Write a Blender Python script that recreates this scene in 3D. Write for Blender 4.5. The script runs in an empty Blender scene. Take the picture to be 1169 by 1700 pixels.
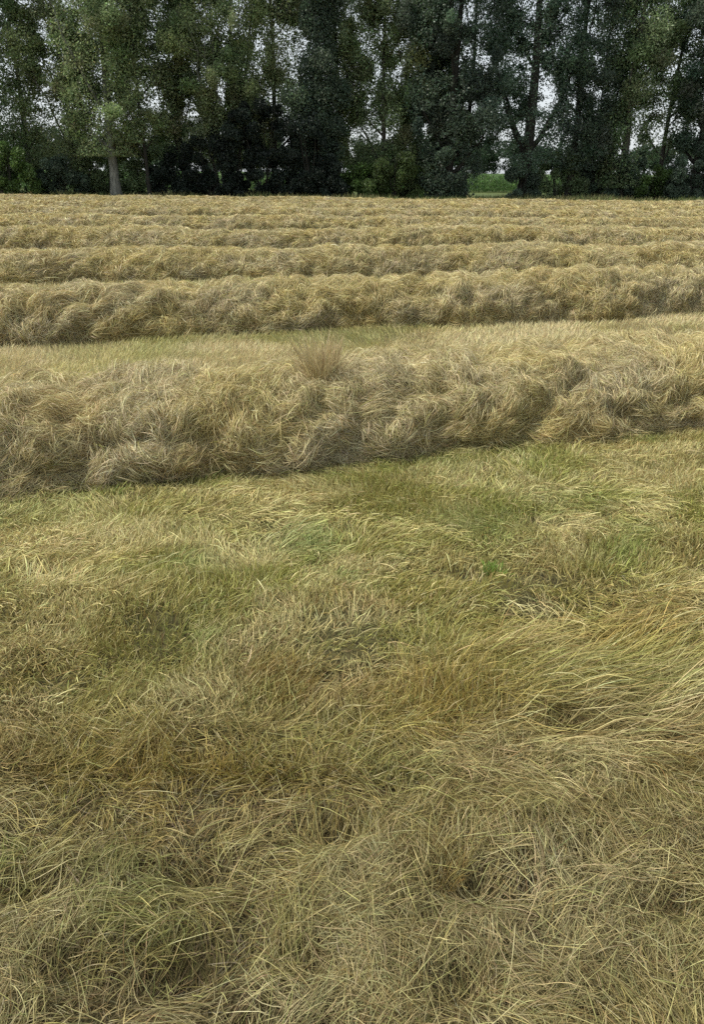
import bpy, math
import numpy as np
from mathutils import Matrix

# ------------------------------------------------------------------ camera, sky, sun, exposure
scene = bpy.context.scene
COL = scene.collection
CAM_H, PITCH, FOC = 2.0, math.radians(23.8), 1280.0      # FOC in pixels of a 1700-high picture
cam_d = bpy.data.cameras.new("camera")
cam = bpy.data.objects.new("camera", cam_d)
COL.objects.link(cam)
cam.location = (0, 0, CAM_H)
cam.rotation_mode = 'XYZ'
cam.rotation_euler = (Matrix.Rotation(math.radians(90) - PITCH, 3, 'X') @ Matrix.Rotation(math.radians(0.45), 3, 'Z')).to_euler()
cam_d.sensor_fit = 'VERTICAL'
cam_d.sensor_height = 36.0
cam_d.lens = 36.0 * FOC / 1700.0
cam_d.clip_start = 0.05
cam_d.clip_end = 3000
scene.camera = cam

SUN_EL, SUN_AZ = math.radians(58), math.radians(-88)      # azimuth from +Y (ahead), negative = left
world = bpy.data.worlds.new("World")
scene.world = world
world.use_nodes = True
nt = world.node_tree
nt.nodes.clear()
wo = nt.nodes.new('ShaderNodeOutputWorld')
bg = nt.nodes.new('ShaderNodeBackground')
sky = nt.nodes.new('ShaderNodeTexSky')
sky.sky_type = 'NISHITA'
sky.sun_disc = False
sky.sun_elevation = SUN_EL
sky.sun_rotation = SUN_AZ
sky.dust_density = 1.0
hs = nt.nodes.new('ShaderNodeHueSaturation')
hs.inputs['Saturation'].default_value = 0.32
nt.links.new(sky.outputs[0], hs.inputs['Color'])
mixc = nt.nodes.new('ShaderNodeMix')                      # thin even cloud over the blue
mixc.data_type = 'RGBA'
mixc.inputs[0].default_value = 0.55
mixc.inputs[7].default_value = (4.05, 4.4, 4.7, 1)
nt.links.new(hs.outputs[0], mixc.inputs[6])
nt.links.new(mixc.outputs[2], bg.inputs[0])
bg.inputs[1].default_value = 0.070
nt.links.new(bg.outputs[0], wo.inputs[0])

sd = bpy.data.lights.new("sun", 'SUN')
sd.energy = 2.0
sd.angle = math.radians(14)
sd.color = (1.0, 0.955, 0.84)
sun = bpy.data.objects.new("sun", sd)
COL.objects.link(sun)
sun.location = (0, 0, 30)
sun.rotation_euler = (math.radians(90) - SUN_EL, 0, math.radians(180) - SUN_AZ)

scene.view_settings.view_transform = 'Standard'
scene.view_settings.look = 'None'
scene.view_settings.exposure = 1.4
scene.view_settings.gamma = 1.0
scene.cycles.use_denoising = False
scene.cycles.max_bounces = 6
scene.cycles.diffuse_bounces = 4
scene.cycles.glossy_bounces = 1
scene.cycles.transmission_bounces = 3
scene.cycles.transparent_max_bounces = 4

# ------------------------------------------------------------------ helpers
rng = np.random.default_rng(11)
CP, SP = math.cos(PITCH), math.sin(PITCH)


def to_ground(px, py, z=0.0):
    """point at height z that the photograph shows at px, py (used to lay the place out)"""
    r, u = px - 584.5, 850.0 - py
    fwd = FOC * CP + u * SP
    dn = FOC * SP - u * CP
    t = (CAM_H - z) / dn
    return r * t, fwd * t


def to_px(x, y, z):
    dz = z - CAM_H
    dep = y * CP - dz * SP
    up = y * SP + dz * CP
    dep = np.maximum(dep, 0.05)
    return 584.5 + FOC * x / dep, 850.0 - FOC * up / dep


def x_at(px, y, z=0.0):
    return (px - 584.5) / FOC * (y * CP - (z - CAM_H) * SP)


class Noise:
    def __init__(self, seed):
        self.g = np.random.default_rng(seed).random((256, 256))

    def __call__(self, x, y):
        x = np.asarray(x, float); y = np.asarray(y, float)
        xi = np.floor(x).astype(int); yi = np.floor(y).astype(int)
        fx = x - xi; fy = y - yi
        fx = fx * fx * (3 - 2 * fx); fy = fy * fy * (3 - 2 * fy)
        g = self.g
        a = g[xi & 255, yi & 255]; b = g[(xi + 1) & 255, yi & 255]
        c = g[xi & 255, (yi + 1) & 255]; d = g[(xi + 1) & 255, (yi + 1) & 255]
        return (a * (1 - fx) + b * fx) * (1 - fy) + (c * (1 - fx) + d * fx) * fy

    def fbm(self, x, y, o=3):
        s, a, t = 0.0, 1.0, 0.0
        for k in range(o):
            s = s + a * self(np.asarray(x) * 2 ** k + 17.3 * k, np.asarray(y) * 2 ** k + 5.1 * k)
            t += a; a *= 0.5
        return s / t                                       # 0..1


N1, N2, N3, N4, N5, N6, N7 = [Noise(s) for s in (1, 2, 3, 4, 5, 6, 7)]


def domes(x, y, seed=3):
    """0 at the creases, 1 at the tops of irregular clumps of unit spacing"""
    r = np.random.default_rng(seed)
    jx, jy = r.random((64, 64)), r.random((64, 64))
    xi = np.floor(x).astype(int); yi = np.floor(y).astype(int)
    best = np.full(np.shape(x), 9.0)
    for dx in (-1, 0, 1):
        for dy in (-1, 0, 1):
            cx, cy = xi + dx, yi + dy
            px = cx + jx[cx & 63, cy & 63]; py = cy + jy[cx & 63, cy & 63]
            best = np.minimum(best, (px - x) ** 2 + (py - y) ** 2)
    return np.clip(1 - np.sqrt(best) / 0.95, 0, 1)


def link(o, parent=None):
    COL.objects.link(o)
    if parent is not None:
        o.parent = parent
    return o


def tag(o, label=None, cat=None, group=None, kind=None):
    if label: o['label'] = label
    if cat: o['category'] = cat
    if group: o['group'] = group
    if kind: o['kind'] = kind
    return o


def empty(name, loc):
    o = bpy.data.objects.new(name, None)
    o.location = loc
    return link(o)


def mesh_np(name, verts, quads, cols=None, mat=None, smooth=False):
    me = bpy.data.meshes.new(name)
    nv, nf = len(verts), len(quads)
    me.vertices.add(nv)
    me.vertices.foreach_set("co", np.ascontiguousarray(verts, np.float32).ravel())
    me.loops.add(nf * 4)
    me.loops.foreach_set("vertex_index", np.ascontiguousarray(quads, np.int32).ravel())
    me.polygons.add(nf)
    me.polygons.foreach_set("loop_start", np.arange(0, nf * 4, 4, dtype=np.int32))
    me.polygons.foreach_set("loop_total", np.full(nf, 4, np.int32))
    me.update(calc_edges=True)
    if cols is not None:
        a = me.color_attributes.new("tint", 'BYTE_COLOR', 'POINT')
        c = np.ones((nv, 4), np.float32); c[:, :3] = cols
        a.data.foreach_set("color", c.ravel())
    if smooth:
        me.polygons.foreach_set("use_smooth", np.ones(nf, bool))
    if mat: me.materials.append(mat)
    return me


def ribbons(pts, width, cols, r, upbias=0.6, tip=0.25):
    """pts (n,k,3) centre lines, width (n,), cols (n,3) -> verts, quads, vertex colours"""
    n, k, _ = pts.shape
    T = np.empty_like(pts)
    T[:, 1:-1] = pts[:, 2:] - pts[:, :-2]
    T[:, 0] = pts[:, 1] - pts[:, 0]; T[:, -1] = pts[:, -1] - pts[:, -2]
    nrm = r.normal(size=(n, 1, 3)) * 0.7
    nrm[:, :, 2] += upbias
    S = np.cross(T, nrm)
    S /= np.linalg.norm(S, axis=2, keepdims=True) + 1e-9
    prof = np.ones(k); prof[-1] = tip; prof[0] = 0.7
    S = S * (width[:, None, None] * 0.5 * prof[None, :, None])
    V = np.empty((n, k, 2, 3), np.float32)
    V[:, :, 0] = pts - S; V[:, :, 1] = pts + S
    base = (np.arange(n) * k * 2)[:, None] + (np.arange(k - 1) * 2)[None, :]
    Q = np.stack([base, base + 1, base + 3, base + 2], axis=2).reshape(-1, 4)
    C = np.repeat(cols, k * 2, axis=0)
    return V.reshape(-1, 3), Q, C


def merge(parts):
    vs, qs, cs, off = [], [], [], 0
    for v, q, c in parts:
        vs.append(v); qs.append(q + off); cs.append(c); off += len(v)
    return np.concatenate(vs), np.concatenate(qs), np.concatenate(cs)


# ------------------------------------------------------------------ materials
def mat_tint(name, rough=0.6, trans=0.25, spec=0.25, gain=1.0):
    m = bpy.data.materials.new(name); m.use_nodes = True
    t = m.node_tree; b = t.nodes['Principled BSDF']; out = t.nodes['Material Output']
    at = t.nodes.new('ShaderNodeAttribute'); at.attribute_name = "tint"
    b.inputs['Roughness'].default_value = rough
    b.inputs['Specular IOR Level'].default_value = spec
    t.links.new(at.outputs['Color'], b.inputs['Base Color'])
    tr = t.nodes.new('ShaderNodeBsdfTranslucent')
    t.links.new(at.outputs['Color'], tr.inputs['Color'])
    mx = t.nodes.new('ShaderNodeMixShader'); mx.inputs[0].default_value = trans
    t.links.new(b.outputs[0], mx.inputs[1]); t.links.new(tr.outputs[0], mx.inputs[2])
    t.links.new(mx.outputs[0], out.inputs[0])
    return m


def mat_noise(name, c1, c2, scale, rough=0.9, bump=0.3, c3=None, stretch=(1, 1, 1)):
    m = bpy.data.materials.new(name); m.use_nodes = True
    t = m.node_tree; b = t.nodes['Principled BSDF']
    b.inputs['Roughness'].default_value = rough
    b.inputs['Specular IOR Level'].default_value = 0.2
    tc = t.nodes.new('ShaderNodeTexCoord')
    mp = t.nodes.new('ShaderNodeMapping'); mp.inputs['Scale'].default_value = stretch
    n = t.nodes.new('ShaderNodeTexNoise'); n.inputs['Scale'].default_value = scale
    n.inputs['Detail'].default_value = 8; n.inputs['Roughness'].default_value = 0.7
    t.links.new(tc.outputs['Object'], mp.inputs[0]); t.links.new(mp.outputs[0], n.inputs['Vector'])
    r = t.nodes.new('ShaderNodeValToRGB')
    r.color_ramp.elements[0].position = 0.35; r.color_ramp.elements[0].color = (*c1, 1)
    r.color_ramp.elements[1].position = 0.65; r.color_ramp.elements[1].color = (*c2, 1)
    if c3:
        e = r.color_ramp.elements.new(0.5); e.color = (*c3, 1)
    t.links.new(n.outputs['Fac'], r.inputs[0]); t.links.new(r.outputs[0], b.inputs['Base Color'])
    bp = t.nodes.new('ShaderNodeBump'); bp.inputs['Strength'].default_value = bump
    bp.inputs['Distance'].default_value = 0.02
    t.links.new(n.outputs['Fac'], bp.inputs['Height']); t.links.new(bp.outputs[0], b.inputs['Normal'])
    return m


M_STRAW = mat_tint("straw", 0.5, 0.22, 0.35)
M_GRASS = mat_tint("grass_blade", 0.55, 0.28, 0.3)
M_LEAF = mat_tint("leaf", 0.45, 0.48, 0.4)
M_GROUND = mat_noise("thatch_ground", (0.022, 0.017, 0.009), (0.075, 0.062, 0.026), 9.0, bump=0.8, c3=(0.06, 0.055, 0.022))
M_HAYBED = mat_noise("hay_bed", (0.05, 0.04, 0.02), (0.17, 0.14, 0.07), 14.0, bump=1.0)
M_BARK = mat_noise("bark", (0.05, 0.045, 0.035), (0.13, 0.12, 0.10), 6.0, bump=1.0, stretch=(1, 1, 0.2))
M_BARK_PALE = mat_noise("pale_bark", (0.08, 0.08, 0.065), (0.30, 0.30, 0.26), 9.0, bump=1.0, stretch=(1, 1, 0.25))
M_BARK_DARK = mat_noise("dark_bark", (0.02, 0.02, 0.016), (0.06, 0.055, 0.045), 6.0, bump=1.0, stretch=(1, 1, 0.2))
M_FARMEADOW = mat_noise("meadow", (0.05, 0.075, 0.02), (0.10, 0.12, 0.04), 0.6, bump=0.2)

# ------------------------------------------------------------------ ground
EDGE0, EDGES = 55.0, -0.10                                # the hay field ends at y = EDGE0 + EDGES * x


HOLLOWS = [(*to_ground(px, py), hr, hd) for (px, py, hr, hd) in (
    (300, 1615, 0.085, 0.08), (330, 1450, 0.07, 0.06), (800, 1478, 0.08, 0.07), (565, 1395, 0.07, 0.06), (520, 1600, 0.05, 0.05),
    (60, 1480, 0.06, 0.05), (120, 1620, 0.06, 0.06), (960, 1210, 0.08, 0.05), (1000, 1070, 0.09, 0.05), (400, 1700, 0.06, 0.06),
    (650, 1310, 0.07, 0.05), (1000, 1420, 0.07, 0.05), (230, 1290, 0.05, 0.04), (770, 1650, 0.06, 0.05), (1120, 1510, 0.06, 0.05))]


def hollow_at(x, y):
    z = 0
    for (hx, hy, hr, hd) in HOLLOWS:
        z = z + hd / 0.05 * np.exp(-((x - hx) ** 2 / (hr * 1.6) ** 2 + (y - hy) ** 2 / (hr * 0.9) ** 2))
    return np.clip(z, 0, 1)


def ground_z(x, y):
    x = np.asarray(x, float); y = np.asarray(y, float)
    near = np.clip((5.2 - y) / 2.5, 0, 1)
    z = 0.05 * (N1.fbm(x * 0.7, y * 0.7, 3) - 0.5)
    z = z + 0.14 * near * (N2.fbm(x * 2.4, y * 2.9, 3) - 0.5)
    z = z + 0.03 * near * domes(x * 3.2 + 40, y * 3.6 + 40, 8)
    for (hx, hy, hr, hd) in HOLLOWS:
        z = z - 1.3 * hd * np.exp(-((x - hx) ** 2 / (hr * 1.7) ** 2 + (y - hy) ** 2 / (hr * 1.0) ** 2))
    z = z + 0.02 * (N3.fbm(x * 1.6, y * 3.4, 2) - 0.5) * np.clip((12 - y) / 6, 0, 1)
    return z


def build_ground():
    ys = np.concatenate([[-60, -20, -6, -2], np.arange(0, 6, 0.05), np.arange(6, 14, 0.2), np.arange(14, 62, 1.0),
                         np.geomspace(62, 2600, 26)])
    xs = np.concatenate([-np.geomspace(1800, 8, 18), np.arange(-7, -2.7, 0.25), np.arange(-2.7, 2.7, 0.05),
                         np.arange(2.7, 7, 0.25), np.geomspace(8, 1800, 18)])
    X, Y = np.meshgrid(xs, ys)
    Z = np.where(Y < 62, ground_z(X, Y), 0)
    V = np.stack([X, Y, Z], 2).reshape(-1, 3)
    ny, nx = X.shape
    i = (np.arange(ny - 1)[:, None] * nx + np.arange(nx - 1)[None, :]).ravel()
    Q = np.stack([i, i + 1, i + nx + 1, i + nx], 1)
    me = mesh_np("ground", V, Q, None, M_GROUND, True)
    o = link(bpy.data.objects.new("ground", me))
    tag(o, "dark thatchy soil of the hay field under the grass", None, None, 'structure')
    # the meadow and farmland beyond the trees
    ys2 = np.array([57.5, 64, 72, 88, 130, 400, 2500]); xs2 = np.linspace(-1500, 1500, 40)
    X, Y = np.meshgrid(xs2, ys2)
    Z = np.full_like(X, 0.045)
    V = np.stack([X, Y, Z], 2).reshape(-1, 3)
    i = (np.arange(len(ys2) - 1)[:, None] * 40 + np.arange(39)[None, :]).ravel()
    Q = np.stack([i, i + 1, i + 41, i + 40], 1)
    o = link(bpy.data.objects.new("meadow", mesh_np("meadow", V, Q, None, M_FARMEADOW)))
    tag(o, "green meadow and farmland beyond the row of trees", None, None, 'structure')


build_ground()

# ------------------------------------------------------------------ colours of grass and straw (albedo)
PALE = np.array([0.54, 0.48, 0.24]); STRAW = np.array([0.39, 0.335, 0.135]); OLIVE = np.array([0.30, 0.29, 0.085])
GREEN = np.array([0.20, 0.275, 0.080]); BROWN = np.array([0.26, 0.185, 0.062]); GOLD = np.array([0.41, 0.315, 0.09])
GREY = np.array([0.37, 0.33, 0.185])


def lerp(a, b, f):
    return a + (b - a) * f[:, None]


def jitter(c, r, amt=0.22):
    n = len(c)
    v = np.exp(r.normal(size=(n, 1)) * amt)
    c = c * v * (1 + r.normal(size=(n, 3)) * 0.05)
    return np.clip(c, 0.01, 0.85)


def blob(px, py, cx, cy, rx, ry):
    return np.exp(-(((px - cx) / rx) ** 2 + ((py - cy) / ry) ** 2))


def ground_cols(x, y, px, py, r):
    n = len(x)
    a = N4.fbm(x * 2.0, y * 2.6, 4); b = N5.fbm(x * 3.1 + 9, y * 4.0, 4); c = N6.fbm(x * 1.9, y * 2.6 + 4, 4)
    col = lerp(np.tile(STRAW, (n, 1)), np.tile(OLIVE, (n, 1)), np.clip((a - 0.36) * 4, 0, 1) * np.clip(0.35 + (y - 1.8) * 0.5, 0.35, 1))
    col = lerp(col, np.tile(PALE, (n, 1)), np.clip((b - 0.52 + 0.10 * np.clip(y - 3.0, 0, 1)) * 5, 0, 0.85))
    col = lerp(col, np.tile(BROWN, (n, 1)), np.clip((c - 0.59) * 5, 0, 0.40) * np.clip(1.6 - 0.3 * y, 0.35, 1))
    col = lerp(col, np.tile(GREEN, (n, 1)), np.clip((N7.fbm(x * 1.7, y * 2.3, 2) - 0.68) * 6, 0, 0.35))
    for (cx, cy, rx, ry, cc, s) in (
            (510, 905, 60, 35, GREEN, 0.75), (310, 950, 55, 20, GREEN, 0.6), (810, 885, 70, 50, GREEN, 0.45),
            (930, 830, 80, 30, GREEN, 0.35), (330, 1065, 50, 25, GREEN, 0.5), (1040, 915, 45, 25, GREEN, 0.5),
            (8, 1410, 22, 40, GREEN, 0.6), (700, 770, 240, 18, GREEN, 0.35), (360, 795, 120, 20, GREEN, 0.5),
            (660, 850, 110, 45, OLIVE, 0.9), (200, 850, 200, 30, OLIVE, 0.45),
            (470, 835, 85, 45, PALE, 0.85), (90, 900, 130, 22, PALE, 0.8), (1110, 790, 70, 30, PALE, 0.8),
            (130, 1000, 100, 50, PALE, 0.6), (900, 900, 60, 40, PALE, 0.5), (400, 880, 120, 20, PALE, 0.5),
            (460, 1110, 75, 40, BROWN, 0.75), (720, 1400, 45, 60, BROWN, 0.35), (1060, 1010, 130, 40, BROWN, 0.45),
            (1130, 1250, 60, 60, BROWN, 0.7), (30, 1240, 50, 40, BROWN, 0.7), (600, 1010, 90, 20, BROWN, 0.5),
            (820, 960, 80, 25, BROWN, 0.4), (300, 1300, 290, 70, GOLD, 0.95), (740, 1180, 110, 70, GOLD, 0.75),
            (1000, 1120, 160, 50, OLIVE, 0.85), (1000, 1060, 200, 30, GOLD, 0.5), (850, 1230, 100, 25, PALE, 0.5),
            (300, 1570, 220, 60, OLIVE, 0.5), (900, 1560, 300, 120, GREY, 0.5), (250, 1670, 300, 50, GREY, 0.5),
            (660, 1680, 60, 80, STRAW, 0.5)):
        col = lerp(col, np.tile(cc, (n, 1)), s * blob(px, py, cx, cy, rx, ry))
    # single straws and single green blades among the others
    u = r.random(n)
    col[u < 0.10] = PALE * 1.05
    col[(u > 0.10) & (u < 0.18)] = BROWN * 0.8
    col[(u > 0.18) & (u < 0.24)] = lerp(col, np.tile(GREEN, (n, 1)), np.full(n, 0.5))[(u > 0.18) & (u < 0.24)]
    far_tone = np.clip((y - 2.0) / 1.5, 0, 1) + 0.25 * (c - 0.5)   # straw and grass colour gets darker towards the camera
    col = col * (0.70 + 0.36 * far_tone)[:, None] * np.array([1.03, 1, 1.0]) ** (1 - np.clip(far_tone, 0, 1))[:, None] * np.array([1.0, 1.0, 1.0])
    return jitter(col, r)


# ------------------------------------------------------------------ grass on the ground
def scatter(y0, y1, dens, r, margin=0.35, lim=None):
    """roots over the strip y0..y1, as wide as the picture there plus a margin"""
    hw = 0.4567 * (y1 * CP + CAM_H * SP) + margin
    n = int((y1 - y0) * 2 * hw * dens)
    x = r.uniform(-hw, hw, n); y = r.uniform(y0, y1, n)
    keep = np.abs(x) < 0.4567 * (y * CP + CAM_H * SP) + margin
    return x[keep], y[keep]


def grow(x, y, phi, e0, de, dphi, L, W, k, r, cols, wob=0.12, lift=0.0, clamp=True, upbias=0.6):
    n = len(x)
    pts = np.empty((n, k + 1, 3))
    gz0 = ground_z(x, y)
    px, py, pz = x.copy(), y.copy(), np.zeros(n) + lift
    pts[:, 0] = np.stack([px, py, gz0 + pz], 1)
    e, f = e0.copy(), phi.copy()
    for i in range(k):
        s = L / k
        px = px + s * np.cos(e) * np.cos(f); py = py + s * np.cos(e) * np.sin(f); pz = pz + s * np.sin(e)
        z = pz + ground_z(px, py)
        if clamp:
            pz = np.maximum(pz, 0.004)
            z = pz + ground_z(px, py)
        pts[:, i + 1] = np.stack([px, py, z], 1)
        e = e + de / k + r.normal(size=n) * wob; f = f + dphi / k + r.normal(size=n) * wob
    return ribbons(pts, W, cols, r, upbias)


def flow(x, y):
    """direction in which the mown grass is combed (0 = to the right, 90 = away)"""
    a = N1.fbm(x * 0.9 + 3, y * 1.1, 2); b = N2.fbm(x * 3.1, y * 3.9, 3)
    return math.radians(-30) + (a - 0.5) * 5.0 + (b - 0.5) * 7.0


def rowfront(x):
    return 5.38 + 0.295 * x + 0.09 * np.sin(x * 2.1) + 0.05 * np.sin(x * 5.3 + 1)


def build_near_grass():
    r = np.random.default_rng(21)
    parts = []
    # mown sward from the foreground to the first row
    for (y0, y1, dens) in ((2.15, 3.2, 21000), (3.2, 4.3, 17000), (4.3, 7.6, 13000)):
        x, y = scatter(y0, y1, dens, r)
        keep = y < rowfront(x) + 0.25
        x, y = x[keep], y[keep]
        n = len(x)
        px, py = to_px(x, y, 0)
        thick = N3.fbm(x * 2.2, y * 3.0, 3)
        keep = r.random(n) < np.clip(0.35 + 3.6 * (thick - 0.32), 0.2, 1)
        x, y, px, py = x[keep], y[keep], px[keep], py[keep]; n = len(x)
        tall = 0.032 + 0.048 * N5.fbm(x * 1.4 + 7, y * 1.8, 2)
        gold = blob(px, py, 300, 1310, 300, 70) + blob(px, py, 740, 1170, 110, 60)
        tall = tall + 0.085 * np.clip(gold, 0, 1)
        L = tall * r.uniform(0.6, 1.5, n)
        e0 = np.radians(np.clip(r.normal(66, 15, n) + 16 * np.clip(gold, 0, 1) - 26 * (N6.fbm(x * 1.1, y * 1.5, 2) > 0.5), 8, 88))
        phi = flow(x, y) + r.normal(size=n) * 0.8 + (r.random(n) < 0.4) * r.uniform(0, 6.28, n)
        W = r.uniform(0.0018, 0.0036, n) * (1 + 0.14 * (y - 2.5))
        parts.append(grow(x, y, phi, e0, -np.radians(r.uniform(0, 45, n)), r.normal(size=n) * 0.25, L, W, 3, r,
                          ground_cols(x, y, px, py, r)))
    # lodged, combed over grass: long blades lying down in common sweeps
    x, y = scatter(2.1, 5.9, 3000, r)
    keep = y < rowfront(x) + 0.1
    x, y = x[keep], y[keep]
    px, py = to_px(x, y, 0)
    lodge = (blob(px, py, 980, 1150, 260, 110) * 1.5 + blob(px, py, 620, 870, 220, 50) + blob(px, py, 470, 835, 100, 45) * 1.2
             + blob(px, py, 130, 960, 200, 60) + blob(px, py, 1080, 830, 140, 50) + 0.35 * (N4.fbm(x * 1.6 + 31, y * 2.3, 2) > 0.56) + 0.06)
    keep = r.random(len(x)) < lodge
    x, y, px, py = x[keep], y[keep], px[keep], py[keep]; n = len(x)
    sweep = blob(px, py, 980, 1150, 300, 120)
    phi = flow(x, y) * (1 - np.clip(sweep * 1.4, 0, 1)) + np.clip(sweep * 1.4, 0, 1) * (math.radians(12) + 1.6 * (N2.fbm(x * 1.3, y * 1.3, 2) - 0.5))
    phi = phi + r.normal(size=n) * 0.32
    L = r.uniform(0.07, 0.16, n) * (1 + 1.2 * sweep)
    parts.append(grow(x, y, phi, np.radians(r.uniform(18, 45, n)), -np.radians(r.uniform(25, 65, n)), r.normal(size=n) * 0.3,
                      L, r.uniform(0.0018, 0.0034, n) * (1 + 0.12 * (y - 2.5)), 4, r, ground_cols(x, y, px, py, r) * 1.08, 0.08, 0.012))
    v, q, c = merge(parts)
    o = link(bpy.data.objects.new("mown_grass", mesh_np("mown_grass", v, q, c, M_GRASS)))
    tag(o, "yellowing mown grass combed in swirls before the nearest hay row", None, None, 'stuff')


build_near_grass()


def lock_paths(x0, y0, phi, L, k, curl, r):
    """centre lines for locks of straw"""
    n = len(x0)
    P = np.empty((n, k + 1, 2)); P[:, 0, 0] = x0; P[:, 0, 1] = y0
    f = phi.copy()
    for i in range(k):
        P[:, i + 1, 0] = P[:, i, 0] + L / k * np.cos(f)
        P[:, i + 1, 1] = P[:, i, 1] + L / k * np.sin(f)
        f = f + curl / k
    return P


def build_tangled_hay():
    r = np.random.default_rng(33)
    parts = []

    def front(x):                                          # where the loose hay gives way to the sward
        return 2.42 + 0.22 * np.sin(x * 2.3 + 0.4) + 0.10 * np.sin(x * 6.1) + np.where(x > 0.2, 0.22, 0.0)
    # bottom layer, tangled in all directions
    x, y = scatter(0.95, 3.0, 26000, r, 0.3)
    keep = r.random(len(x)) < np.clip((front(x) - y) / 0.25 + 0.5, 0, 1)
    x, y = x[keep], y[keep]
    hollow = N2.fbm(x * 2.4, y * 2.9, 3)                   # same noise as the ground: fewer straws in hollows
    keep = r.random(len(x)) < np.clip((hollow - 0.36) * 6 + 0.3, 0.16, 1) * (1 - 0.88 * hollow_at(x, y))
    x, y = x[keep], y[keep]; n = len(x)
    px, py = to_px(x, y, 0)
    phi = flow(x * 1.3 + 4, y * 1.3) + r.normal(size=n) * 0.9 + (r.random(n) < 0.4) * r.uniform(0, 6.28, n)
    parts.append(grow(x, y, phi, np.radians(r.normal(14, 16, n)), -np.radians(r.uniform(0, 40, n)), r.normal(size=n) * 0.35,
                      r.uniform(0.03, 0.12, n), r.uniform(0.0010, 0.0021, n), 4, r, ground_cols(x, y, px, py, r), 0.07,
                      0.0 + 0.03 * r.random(n), True, 0.4))
    # locks: bundles of near parallel straws that arch over one another
    m = 760
    lx, ly = r.uniform(-1.9, 1.9, m), r.uniform(1.0, 2.95, m)
    keep = (ly < front(lx) + 0.15) & (r.random(m) > 0.9 * hollow_at(lx, ly))
    lx, ly = lx[keep], ly[keep]; m = len(lx)
    lphi = flow(lx * 1.3 + 4, ly * 1.3) + r.normal(size=m) * 0.9
    L = r.uniform(0.07, 0.17, m); curl = r.normal(size=m) * 0.4
    cnt = 42
    idx = np.repeat(np.arange(m), cnt); n = len(idx)
    rad = r.uniform(0.015, 0.05, m)[idx]
    x = lx[idx] + r.normal(size=n) * rad + r.uniform(-0.05, 0.05, n) * np.cos(lphi[idx])
    y = ly[idx] + r.normal(size=n) * rad + r.uniform(-0.05, 0.05, n) * np.sin(lphi[idx])
    px, py = to_px(x, y, 0)
    e0 = np.radians(r.uniform(4, 34, m))[idx] + r.normal(size=n) * 0.10
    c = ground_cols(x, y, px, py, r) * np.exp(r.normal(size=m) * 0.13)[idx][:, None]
    parts.append(grow(x, y, lphi[idx] + r.normal(size=n) * 0.22, e0, -2.0 * e0, curl[idx] + r.normal(size=n) * 0.2,
                      L[idx] * r.uniform(0.6, 1.1, n), r.uniform(0.0010, 0.0020, n), 5, r, c, 0.05, 0.015 + 0.03 * r.random(n)))
    # single long pale stalks on top, some kinked
    x, y = scatter(0.95, 2.9, 520, r, 0.3)
    keep = y < front(x) + 0.1
    x, y = x[keep], y[keep]; n = len(x)
    c = jitter(lerp(np.tile(PALE * 0.85, (n, 1)), np.tile(OLIVE * 1.2, (n, 1)), r.random(n) * 0.7), r, 0.15)
    parts.append(grow(x, y, r.uniform(0, 6.28, n), np.radians(r.normal(16, 18, n)), -np.radians(r.uniform(0, 40, n)),
                      r.normal(size=n) * 0.15, r.uniform(0.07, 0.19, n), r.uniform(0.0010, 0.0019, n), 5, r, c, 0.06, 0.035))
    # thin old thatch pressed on the soil
    x, y = scatter(0.95, 3.0, 9000, r, 0.3)
    keep = y < front(x) + 0.1
    x, y = x[keep], y[keep]; n = len(x)
    c = jitter(lerp(np.tile(np.array([0.16, 0.115, 0.055]), (n, 1)), np.tile(np.array([0.11, 0.095, 0.04]), (n, 1)), r.random(n)), r, 0.35)
    parts.append(grow(x, y, r.uniform(0, 6.28, n), np.radians(r.normal(3, 10, n)), -np.radians(r.uniform(0, 20, n)), r.normal(size=n) * 0.3,
                      r.uniform(0.03, 0.12, n), r.uniform(0.0012, 0.003, n), 3, r, c, 0.08, 0.004 + 0.008 * r.random(n)))
    v, q, c = merge(parts)
    o = link(bpy.data.objects.new("tangled_hay", mesh_np("tangled_hay", v, q, c, M_STRAW)))
    tag(o, "loose tangled hay lying over the ground in the foreground", None, None, 'stuff')


build_tangled_hay()

# rows of hay: front foot y at x = 0, slope, half width, height
ROWS = [(5.38, 0.295, 0.96, 0.55), (10.55, 0.27, 0.86, 0.60), (15.95, 0.19, 0.86, 0.55), (22.0, 0.12, 0.85, 0.55),
        (28.3, 0.06, 0.85, 0.52), (35.0, 0.02, 0.85, 0.52), (41.0, -0.02, 0.85, 0.50), (47.0, -0.06, 0.85, 0.46),
        (52.6, -0.09, 0.85, 0.43)]


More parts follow.
